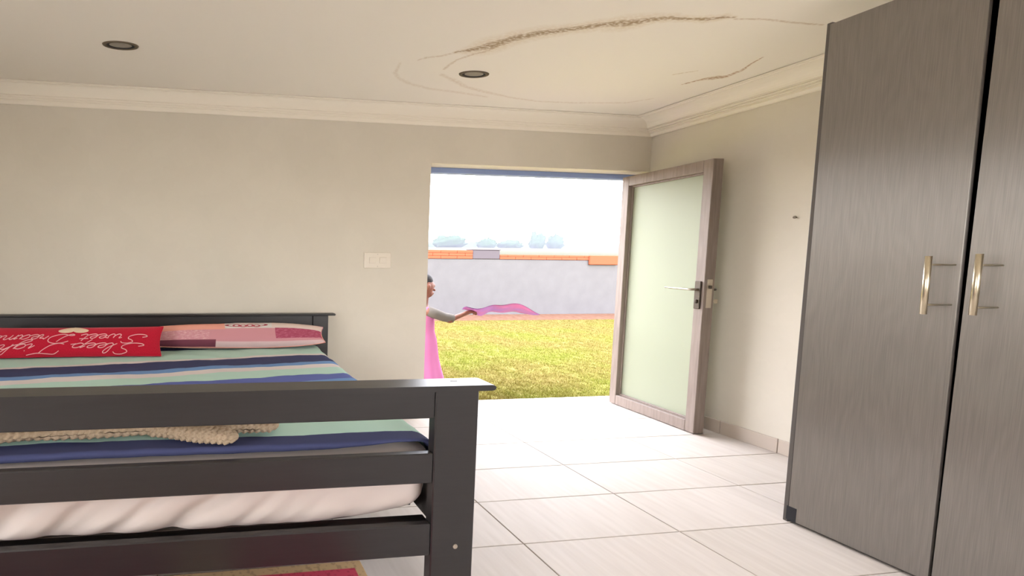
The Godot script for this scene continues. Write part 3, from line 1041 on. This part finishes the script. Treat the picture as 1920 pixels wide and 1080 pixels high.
	tag(dv, "duvet striped in mint, navy, blue and white spread over the bed", "duvet")

	# pillows: local x along the pillow, y up its face, z out of it
	pillow_thing("pillow", "pink patchwork pillow with a maroon print against the headboard", "pillow", Vector3(0.22, 0.728, -3.205), 0.67, 0.098, 0.06, deg_to_rad(-38), M.pillow)
	var cush := pillow_thing("cushion", "red cushion with pale script lettering and a cream heart", "cushion", Vector3(-0.925, 0.728, -3.02), 0.60, 0.116, 0.045, deg_to_rad(-40), M.red)
	lettering(cush)

	# knitted throw: a thick folded band of cable knit near the foot, its end flopping over
	var kn := FastNoiseLite.new(); kn.seed = 40; kn.frequency = 1.6
	var th := thing("throw_blanket", "beige cable knit throw bunched across the foot of the striped duvet", "blanket", BED, BED_TURN)
	var knitted := func(g: Geo, nu: int, from: Vector3, to: Vector3, half: Vector2, half2: Vector2, turns: float, blunt: float) -> void:
		g.grid(nu, 36, func(u: float, w: float) -> Vector3:
			var a := w * TAU
			var q := from.lerp(to, u)
			var hf := half.lerp(half2, u)
			var along := (to - from).normalized()
			var across := along.cross(Vector3.UP).normalized()
			var end := pow(clampf(minf(u, 1.0 - u) / blunt, 0.0, 1.0), 0.45)
			var ca := signf(cos(a)) * pow(absf(cos(a)), 0.75)
			var sa := signf(sin(a)) * pow(absf(sin(a)), 0.75)
			var stitch := absf(fmod(w * 10.0, 1.0) - 0.5) * 2.0
			var cable := 0.008 * absf(sin(u * turns + 1.6 * stitch)) + 0.0025 * stitch
			var r := end * (1.0 + kn.get_noise_2d(q.x * 2.0, a * 0.3) * 0.22)
			return q + Vector3(0, sa * (hf.y + cable) * r, 0) + across * (ca * (hf.x + cable) * r) - BED)
	var band := Geo.new()
	knitted.call(band, 800, Vector3(-1.72, 0.668, -1.56), Vector3(0.02, 0.670, -1.655), Vector2(0.075, 0.02), Vector2(0.07, 0.022), 182.0, 0.02)
	part("folded_band", band, M.knit, th, true)
	var roll := Geo.new()
	knitted.call(roll, 220, Vector3(-0.24, 0.666, -1.60), Vector3(0.115, 0.662, -1.495), Vector2(0.022, 0.016), Vector2(0.036, 0.02), 50.0, 0.12)
	part("rolled_end", roll, M.knit, th, true)
	var flap := Geo.new()
	knitted.call(flap, 220, Vector3(-0.15, 0.664, -1.63), Vector3(0.28, 0.662, -1.60), Vector2(0.05, 0.016), Vector2(0.04, 0.014), 56.0, 0.1)
	part("folded_end", flap, M.knit, th, true)

	# rug
	var rug := Geo.new().span(Vector3(-1.85, 0.0, -1.70), Vector3(0.66, 0.012, -0.55), 0.004)
	for k in rug.v.size():
		rug.uv[k] = Vector2((rug.v[k].x + 1.85) / 2.51, (rug.v[k].z + 1.70) / 1.15)
	tag(part("rug", rug, M.rug), "beige and pinkish red rug on the tiles under the bed foot", "rug")

var cush_shape := []

func cushion_depth(a: float, e: float, thick: float) -> float:
	return thick * pow(maxf(0.0, (1.0 - pow(absf(a), 3.0)) * (1.0 - pow(absf(e), 3.0))), 0.5)

func pillow_thing(called: String, label: String, category: String, at: Vector3, hx: float, hy: float, thick: float, tilt: float, m: Material) -> Node3D:
	var o := thing(called, label, category)
	o.transform = Transform3D(Basis(Vector3.UP, BED_TURN) * Basis(Vector3.RIGHT, tilt), BED + Basis(Vector3.UP, BED_TURN) * (at - BED))
	cush_shape = [hx, hy, thick]
	var pn := FastNoiseLite.new(); pn.seed = hash(called) % 100; pn.frequency = 1.5
	var g := Geo.new()
	for s in [1.0, -1.0]:
		g.grid(64, 28, func(u: float, w: float) -> Vector3:
			var a := u * 2.0 - 1.0
			var e := w * 2.0 - 1.0
			var pinch := 1.0 - 0.07 * pow(absf(a), 2.0) * (1.0 - e * e) * 0.4
			var d := cushion_depth(a, e, thick)
			var x := a * hx * (1.0 - 0.035 * (1.0 - pow(absf(e), 2.0)))
			var y := e * hy * (1.0 - 0.06 * (1.0 - a * a)) if called != "pillow" else e * hy * (1.0 - 0.3 * pow(absf(a), 5.0)) * (1.0 + 0.05 * sin(a * 4.0 + 0.6))
			return Vector3(x * s, y * pinch, s * (d + 0.002 + (pn.get_noise_2d(x * 2.0, y * 3.0) * 0.006 if s < 0 or called == "pillow" else 0.0))), func(u: float, w: float) -> Vector2: return Vector2(u, 1.0 - w))
	part("cover", g, m, o, true)
	# seam round the edge
	var ring := []
	for k in 97:
		var q := float(k % 96) / 96.0 * 4.0
		var side := int(q)
		var f := fmod(q, 1.0) * 2.0 - 1.0
		var p: Vector2 = [Vector2(f, -1), Vector2(1, f), Vector2(-f, 1), Vector2(-1, -f)][side]
		ring.append(Vector3(p.x * hx * (1.0 - 0.035 * (1.0 - p.y * p.y)), p.y * hy * ((1.0 - 0.06 * (1.0 - p.x * p.x)) if called != "pillow" else (1.0 - 0.3 * pow(absf(p.x), 5.0)) * (1.0 + 0.05 * sin(p.x * 4.0 + 0.6))), 0))
	part("seam", Geo.new().tube(ring, [0.004], 6, Vector3(0, 0, 1)), m, o, true)
	return o

# script lettering, strokes in units of the small letters' height
const GLYPHS := {
	"S": [1.5, [[1.35, 1.75, 1.15, 2.05, 0.75, 2.1, 0.45, 1.8, 0.6, 1.4, 0.95, 1.05, 0.95, 0.5, 0.5, 0.05, -0.1, 0.1, -0.35, 0.45, -0.05, 0.7]]],
	"T": [1.6, [[-0.2, 1.5, 0.0, 2.0, 0.5, 1.95, 1.1, 1.85, 1.7, 2.1], [1.0, 1.9, 0.85, 1.2, 0.6, 0.4, 0.2, 0.0, -0.2, 0.2]]],
	"D": [1.7, [[0.75, 1.75, 0.6, 1.0, 0.3, 0.3, 0.0, 0.05, -0.2, 0.25, 0.1, 0.35, 0.6, 0.05, 1.1, 0.2, 1.5, 0.8, 1.4, 1.6, 0.9, 2.05, 0.3, 2.0, -0.1, 1.6]]],
	"l": [0.5, [[-0.05, 0.15, 0.35, 1.0, 0.5, 1.75, 0.35, 1.95, 0.2, 1.6, 0.15, 0.5, 0.3, 0.05, 0.6, 0.25]]],
	"e": [0.7, [[0.0, 0.35, 0.45, 0.55, 0.5, 0.9, 0.25, 1.0, 0.08, 0.6, 0.2, 0.1, 0.5, 0.05, 0.8, 0.3]]],
	"p": [0.9, [[0.0, 0.6, 0.25, 0.95, 0.15, 0.3, -0.1, -0.8], [0.15, 0.5, 0.45, 0.95, 0.75, 0.85, 0.75, 0.35, 0.45, 0.02, 0.2, 0.2], [0.7, 0.15, 1.0, 0.3]]],
	"i": [0.5, [[0.0, 0.4, 0.25, 0.95, 0.2, 0.35, 0.3, 0.03, 0.6, 0.3], [0.36, 1.35, 0.4, 1.42]]],
	"g": [0.9, [[0.65, 0.85, 0.35, 1.0, 0.08, 0.6, 0.2, 0.1, 0.5, 0.2, 0.7, 0.95], [0.7, 0.95, 0.6, 0.0, 0.35, -0.8, 0.0, -0.85, 0.1, -0.4, 0.9, 0.3]]],
	"h": [0.9, [[-0.05, 0.2, 0.35, 1.1, 0.5, 1.75, 0.32, 1.95, 0.2, 1.5, 0.05, 0.0], [0.12, 0.5, 0.4, 0.95, 0.62, 0.85, 0.55, 0.3, 0.68, 0.03, 1.0, 0.3]]],
	"t": [0.6, [[0.3, 1.6, 0.2, 0.8, 0.15, 0.25, 0.35, 0.03, 0.65, 0.3], [-0.1, 1.05, 0.55, 1.12]]],
	"w": [1.2, [[0.0, 0.8, 0.2, 0.95, 0.18, 0.3, 0.4, 0.03, 0.62, 0.4, 0.65, 0.9], [0.65, 0.9, 0.65, 0.3, 0.85, 0.03, 1.08, 0.45, 1.05, 0.95, 1.3, 0.75]]],
	"r": [0.65, [[0.0, 0.4, 0.2, 1.05, 0.3, 0.85, 0.55, 0.85, 0.45, 0.3, 0.55, 0.03, 0.8, 0.3]]],
	"a": [0.9, [[0.65, 0.85, 0.35, 1.0, 0.08, 0.55, 0.2, 0.05, 0.5, 0.25, 0.7, 0.95], [0.7, 0.95, 0.65, 0.3, 0.8, 0.03, 1.0, 0.3]]],
	"m": [1.3, [[0.0, 0.7, 0.2, 0.95, 0.12, 0.0], [0.15, 0.5, 0.42, 0.97, 0.58, 0.8, 0.52, 0.0], [0.55, 0.5, 0.85, 0.97, 1.02, 0.8, 0.97, 0.25, 1.1, 0.03, 1.4, 0.3]]],
	"s": [0.6, [[0.0, 0.3, 0.35, 1.05, 0.45, 0.6, 0.5, 0.2, 0.25, 0.0, 0.02, 0.15]]],
	" ": [0.75, []],
}

func smooth_line(p: Array, each := 5) -> Array:
	var out := []
	var n: int = p.size()
	for k in n - 1:
		var a: Vector2 = p[maxi(k - 1, 0)]
		var b: Vector2 = p[k]
		var c: Vector2 = p[k + 1]
		var d: Vector2 = p[mini(k + 2, n - 1)]
		for s in each:
			out.append(b.cubic_interpolate(c, a, d, float(s) / each))
	out.append(p[n - 1])
	return out

func lettering(cush: Node3D) -> void:
	# the cushion lies with the writing upside down: text x runs to -x, text y runs down the face
	var hx: float = cush_shape[0]
	var hy: float = cush_shape[1]
	var thick: float = cush_shape[2]
	var put := func(p: Vector2, lift: float) -> Vector3:
		var q := Vector2(-p.x, -p.y)
		return Vector3(q.x, q.y, cushion_depth(clampf(q.x / hx / 0.975, -1, 1), clampf(q.y / hy / 0.95, -1, 1), thick) + 0.002 + lift)
	var rows := [["Sleep Tight", 0.034, -0.455, 0.97], ["Sweet Dreams", -0.036, -0.475, 0.98]]
	for row in rows:
		var total := 0.0
		for ch in row[0]: total += GLYPHS[ch][0]
		var k: float = row[3] / total
		var size := 0.034
		var x: float = row[2]
		for ch in row[0]:
			var gl: Array = GLYPHS[ch]
			if gl[1].size():
				var g := Geo.new()
				for stroke in gl[1]:
					var pts := []
					for i in range(0, stroke.size(), 2):
						pts.append(Vector2(x + (stroke[i] + stroke[i + 1] * 0.22) * k, row[1] + stroke[i + 1] * size))
					var line := []
					for p in smooth_line(pts): line.append(put.call(p, 0.0008))
					g.tube(line, [0.0031], 6, Vector3(0, 0, 1), 0.55)
				part("letter", g, M.thread, cush, true)
			x += gl[0] * k
	# heart under the words
	var poly := PackedVector2Array()
	for k in 40:
		var a := TAU * k / 40
		poly.append(Vector2(16.0 * pow(sin(a), 3.0) / 16.0 * 0.115, (13.0 * cos(a) - 5.0 * cos(2 * a) - 2.0 * cos(3 * a) - cos(4 * a)) / 16.0 * 0.040))
	var hg := Geo.new()
	var mid := hg.vert(put.call(Vector2(0, -0.072), 0.003))
	for ring in 3:
		for p in poly:
			hg.vert(put.call(Vector2(0, -0.072) + p * (ring + 1) / 3.0, 0.003 if ring < 2 else -0.002))
	for k in 40:
		hg.tri(mid, 1 + k, 1 + (k + 1) % 40)
		for ring in 2:
			hg.quad(1 + ring * 40 + k, 1 + ring * 40 + 40 + k, 1 + ring * 40 + 40 + (k + 1) % 40, 1 + ring * 40 + (k + 1) % 40)
	part("heart", hg, M.heart, cush, true, false)

func build_small() -> void:
	# ceiling downlights, switched off
	var says := ["dark rimmed recessed downlight in the clean ceiling above the bed", "dark rimmed recessed downlight inside the water stained ring of the ceiling"]
	for k in 2:
		var at: Vector3 = [Vector3(-0.516, CEIL, -2.737), Vector3(1.81, CEIL, -2.80)][k]
		var d := thing("ceiling_downlight", says[k], "downlight", at, 0.0, "recessed ceiling downlights")
		var rx := 1.0
		var rz := 0.47
		part("rim", Geo.new().lathe(Vector3.ZERO, [Vector2(0.107, -0.0002), Vector2(0.104, -0.006), Vector2(0.096, -0.008), Vector2(0.086, -0.006), Vector2(0.082, -0.001), Vector2(0.09, -0.0002)], 48, rx, rz), M.bronze, d, true, false)
		part("inner_ring", Geo.new().lathe(Vector3.ZERO, [Vector2(0.083, -0.004), Vector2(0.074, -0.003), Vector2(0.066, -0.0012)], 48, rx, rz), M.dark, d, true, false)
		part("lens", Geo.new().lathe(Vector3.ZERO, [Vector2(0.068, -0.001), Vector2(0.05, -0.004), Vector2(0.03, -0.0055), Vector2(0.0001, -0.006)], 48, rx, rz), M.lens, d, true, false)
	# double light switch
	var s := thing("light_switch", "cream double rocker light switch on the wall beside the doorway", "switch", Vector3(1.412, 1.3105, BACK))
	part("plate", Geo.new().span(Vector3(-0.117, -0.0655, 0), Vector3(0.117, 0.0655, 0.012), 0.004), M.switch, s)
	for k in 2:
		var x := -0.045 + 0.09 * k
		part("rocker", Geo.new().box(Vector3(x, 0, 0.0135), Vector3(0.058, 0.05, 0.008), 0.002, Basis(Vector3.RIGHT, 0.14)), M.switch, s)
	for k in 2:
		part("screw", Geo.new().tube([Vector3(0, 0.05 - 0.1 * k, 0.011), Vector3(0, 0.05 - 0.1 * k, 0.0135)], [0.004], 10), M.steel, s)
	# nail left in the wall
	var n := thing("wall_nail", "small rusty nail in the bare wall between door and wardrobe", "nail", Vector3(RIGHT, 1.622, -2.434))
	part("shank", Geo.new().tube([Vector3(0.004, 0, 0), Vector3(-0.012, 0.002, 0)], [0.004], 8), M.bronze, n)
	part("head", Geo.new().tube([Vector3(-0.012, 0.002, 0), Vector3(-0.015, 0.002, 0)], [0.009], 12), M.bronze, n)

func build_person() -> void:
	var at := Vector3(2.255, LAWN, -4.2)
	var p := thing("person", "child in a long pink dress holding out a pink and lilac cloth on the lawn", "person", at)
	# faces +x; y from the ground
	var g := Geo.new()
	var bones := [
		[Vector3(0.0, 0.60, 0), Vector3(0.0, 0.86, 0), 0.085, 0.085],
		[Vector3(0.0, 0.88, -0.075), Vector3(0.0, 0.88, 0.075), 0.05, 0.05],
		[Vector3(0.0, 0.92, 0), Vector3(0.012, 1.03, 0), 0.04, 0.036],
		[Vector3(0.0, 0.60, -0.06), Vector3(0.01, 0.34, -0.06), 0.07, 0.045],
		[Vector3(0.01, 0.34, -0.06), Vector3(-0.01, 0.07, -0.06), 0.044, 0.03],
		[Vector3(-0.01, 0.035, -0.06), Vector3(0.10, 0.025, -0.065), 0.032, 0.024],
		[Vector3(0.0, 0.60, 0.06), Vector3(0.01, 0.34, 0.06), 0.07, 0.045],
		[Vector3(0.01, 0.34, 0.06), Vector3(-0.01, 0.07, 0.06), 0.044, 0.03],
		[Vector3(-0.01, 0.035, 0.06), Vector3(0.10, 0.025, 0.065), 0.032, 0.024],
		# far arm hanging
		[Vector3(0.0, 0.89, -0.12), Vector3(-0.02, 0.70, -0.15), 0.036, 0.03],
		[Vector3(-0.02, 0.70, -0.15), Vector3(0.03, 0.53, -0.15), 0.029, 0.022],
		# near arm reaching forward
		[Vector3(0.0, 0.89, 0.12), Vector3(0.22, 0.815, 0.13), 0.037, 0.03],
		[Vector3(0.22, 0.815, 0.13), Vector3(0.44, 0.885, 0.10), 0.029, 0.021],
	]
	nets(g, bones, 0.013, 0.035)
	# head: skull, jaw, nose, brow, lips, ears
	var hd := [
		[Vector3(-0.005, 1.165, 0), Vector3(0.01, 1.155, 0), 0.088, 0.086],
		[Vector3(0.035, 1.085, 0), Vector3(0.05, 1.075, 0), 0.048, 0.042],
		[Vector3(0.095, 1.125, 0), Vector3(0.112, 1.11, 0), 0.010, 0.013],
		[Vector3(0.085, 1.158, -0.03), Vector3(0.085, 1.158, 0.03), 0.014, 0.014],
		[Vector3(0.09, 1.078, -0.012), Vector3(0.09, 1.078, 0.012), 0.010, 0.010],
		[Vector3(-0.005, 1.13, 0.085), Vector3(0.0, 1.155, 0.09), 0.014, 0.016],
		[Vector3(-0.005, 1.13, -0.085), Vector3(0.0, 1.155, -0.09), 0.014, 0.016],
		[Vector3(0.008, 1.0, 0), Vector3(0.012, 1.06, 0), 0.036, 0.036],
	]
	nets(g, hd, 0.006, 0.02)
	# hands: palm, four fingers closing, thumb from the side
	for s in 2:
		var w: Vector3 = [Vector3(0.44, 0.885, 0.10), Vector3(0.03, 0.53, -0.15)][s]
		var f: Vector3 = [Vector3(0.95, 0.1, -0.1).normalized(), Vector3(0.25, -0.97, 0.0).normalized()][s]
		var side: Vector3 = Vector3(0, 0, 1) if s == 0 else Vector3(1, 0, 0).slide(f).normalized()
		var down: Vector3 = f.cross(side).normalized()
		if s == 0 and down.y > 0.0: down = -down
		var hb := [[w, w + f * 0.045, 0.019, 0.016], [w + f * 0.02 - side * 0.012, w + f * 0.05 - side * 0.016, 0.013, 0.011], [w + f * 0.02 + side * 0.012, w + f * 0.05 + side * 0.016, 0.013, 0.011]]
		for k in 4:
			var b: Vector3 = w + f * 0.052 + side * (k - 1.5) * 0.0145
			var len_: float = [0.024, 0.028, 0.027, 0.021][k]
			var m1: Vector3 = b + f * len_ + down * 0.006
			var m2: Vector3 = m1 + f * 0.006 + down * 0.02
			hb.append([b, m1, 0.0072, 0.0065])
			hb.append([m1, m2, 0.0065, 0.0058])
			hb.append([m2, m2 - f * 0.012 + down * 0.006, 0.0058, 0.005])
		var tb: Vector3 = w + f * 0.012 + side * 0.02
		hb.append([tb, tb + f * 0.025 + side * 0.012 + down * 0.008, 0.009, 0.0075])
		hb.append([tb + f * 0.025 + side * 0.012 + down * 0.008, tb + f * 0.045 + side * 0.006 + down * 0.018, 0.0075, 0.006])
		nets(g, hb, 0.004, 0.006)
	part("body", g, M.skin, p, true)
	# dress: fitted above, flaring to the hem
	var dr := Geo.new()
	var prof := [[0.94, 0.05, 0.085], [0.92, 0.085, 0.13], [0.86, 0.10, 0.125], [0.80, 0.108, 0.115], [0.74, 0.112, 0.11], [0.68, 0.115, 0.112], [0.60, 0.135, 0.148], [0.50, 0.15, 0.16], [0.40, 0.165, 0.175], [0.28, 0.195, 0.205], [0.15, 0.232, 0.24], [0.07, 0.25, 0.255], [0.07, 0.235, 0.24], [0.2, 0.2, 0.2]]
	dr.grid(56, prof.size() - 1, func(u: float, w: float) -> Vector3:
		var k := int(round(w * (prof.size() - 1)))
		var q: Array = prof[k]
		var a := u * TAU
		var fold: float = 1.0 + 0.05 * sin(a * 9.0) * clampf((0.62 - q[0]) * 2.0, 0, 1)
		return Vector3(cos(a) * q[1] * fold, q[0], sin(a) * q[2] * fold))
	part("dress", dr, M.pink, p, true)
	part("sleeve", Geo.new().tube([Vector3(-0.01, 0.90, 0.105), Vector3(0.06, 0.875, 0.122), Vector3(0.16, 0.84, 0.128), Vector3(0.25, 0.825, 0.127)], [0.052, 0.052, 0.047, 0.044], 16, Vector3(0, 0, 1)), M.sleeve, p, true)
	part("sleeve", Geo.new().tube([Vector3(0.0, 0.90, -0.105), Vector3(-0.01, 0.80, -0.132), Vector3(-0.018, 0.70, -0.15)], [0.05, 0.047, 0.043], 16, Vector3(0, 0, 1)), M.sleeve, p, true)
	var hr := Geo.new()
	nets(hr, [[Vector3(-0.03, 1.185, 0), Vector3(0.0, 1.2, 0), 0.088, 0.082], [Vector3(-0.06, 1.15, 0), Vector3(-0.065, 1.10, 0), 0.068, 0.05], [Vector3(-0.12, 1.22, 0), Vector3(-0.14, 1.2, 0), 0.04, 0.035]], 0.008, 0.03)
	part("hair", hr, M.hair, p, true)
	for s in [-1.0, 1.0]:
		part("eye", Geo.new().lathe(Vector3(0.083, 1.143, 0.034 * s), [Vector2(0.0001, 0.008), Vector2(0.006, 0.005), Vector2(0.008, 0), Vector2(0.006, -0.005), Vector2(0.0001, -0.008)], 12), M.hair, p, true)
		part("shoe", Geo.new().tube([Vector3(-0.045, 0.036, 0.06 * s), Vector3(0.0, 0.036, 0.061 * s), Vector3(0.07, 0.03, 0.064 * s), Vector3(0.13, 0.026, 0.066 * s)], [0.034, 0.037, 0.036, 0.022], 12), M.shoe, p, true)
	# the cloth held in the hand, streaming out
	var cl := Geo.new()
	var wave := func(u: float, w: float, lift: float) -> Vector3:
		var x := 0.40 + 0.70 * u
		var y := 0.93 - 0.022 * sin(u * 6.5) + 0.012 * sin(u * 15.0 + w * 3.0) - 0.05 * u * u + 0.085 * (w - 0.5) * (0.35 + sin(u * PI))
		return Vector3(x, y + lift, 0.10 + (w - 0.5) * lerpf(0.1, 0.3, u) + 0.03 * sin(u * 8.0))
	cl.grid(60, 14, func(u: float, w: float) -> Vector3: return wave.call(u, w, 0.0), func(u: float, w: float) -> Vector2: return Vector2(u * 0.6, w * 0.3))
	var n := cl.v.size()
	cl.grid(60, 14, func(u: float, w: float) -> Vector3: return wave.call(1.0 - u, w, -0.006), func(u: float, w: float) -> Vector2: return Vector2((1.0 - u) * 0.6, w * 0.3))
	var c := part("cloth", cl, M.cloth, self, true, false)
	c.position = at
	tag(c, "pink and lilac cloth streaming from the child's hand", "cloth")
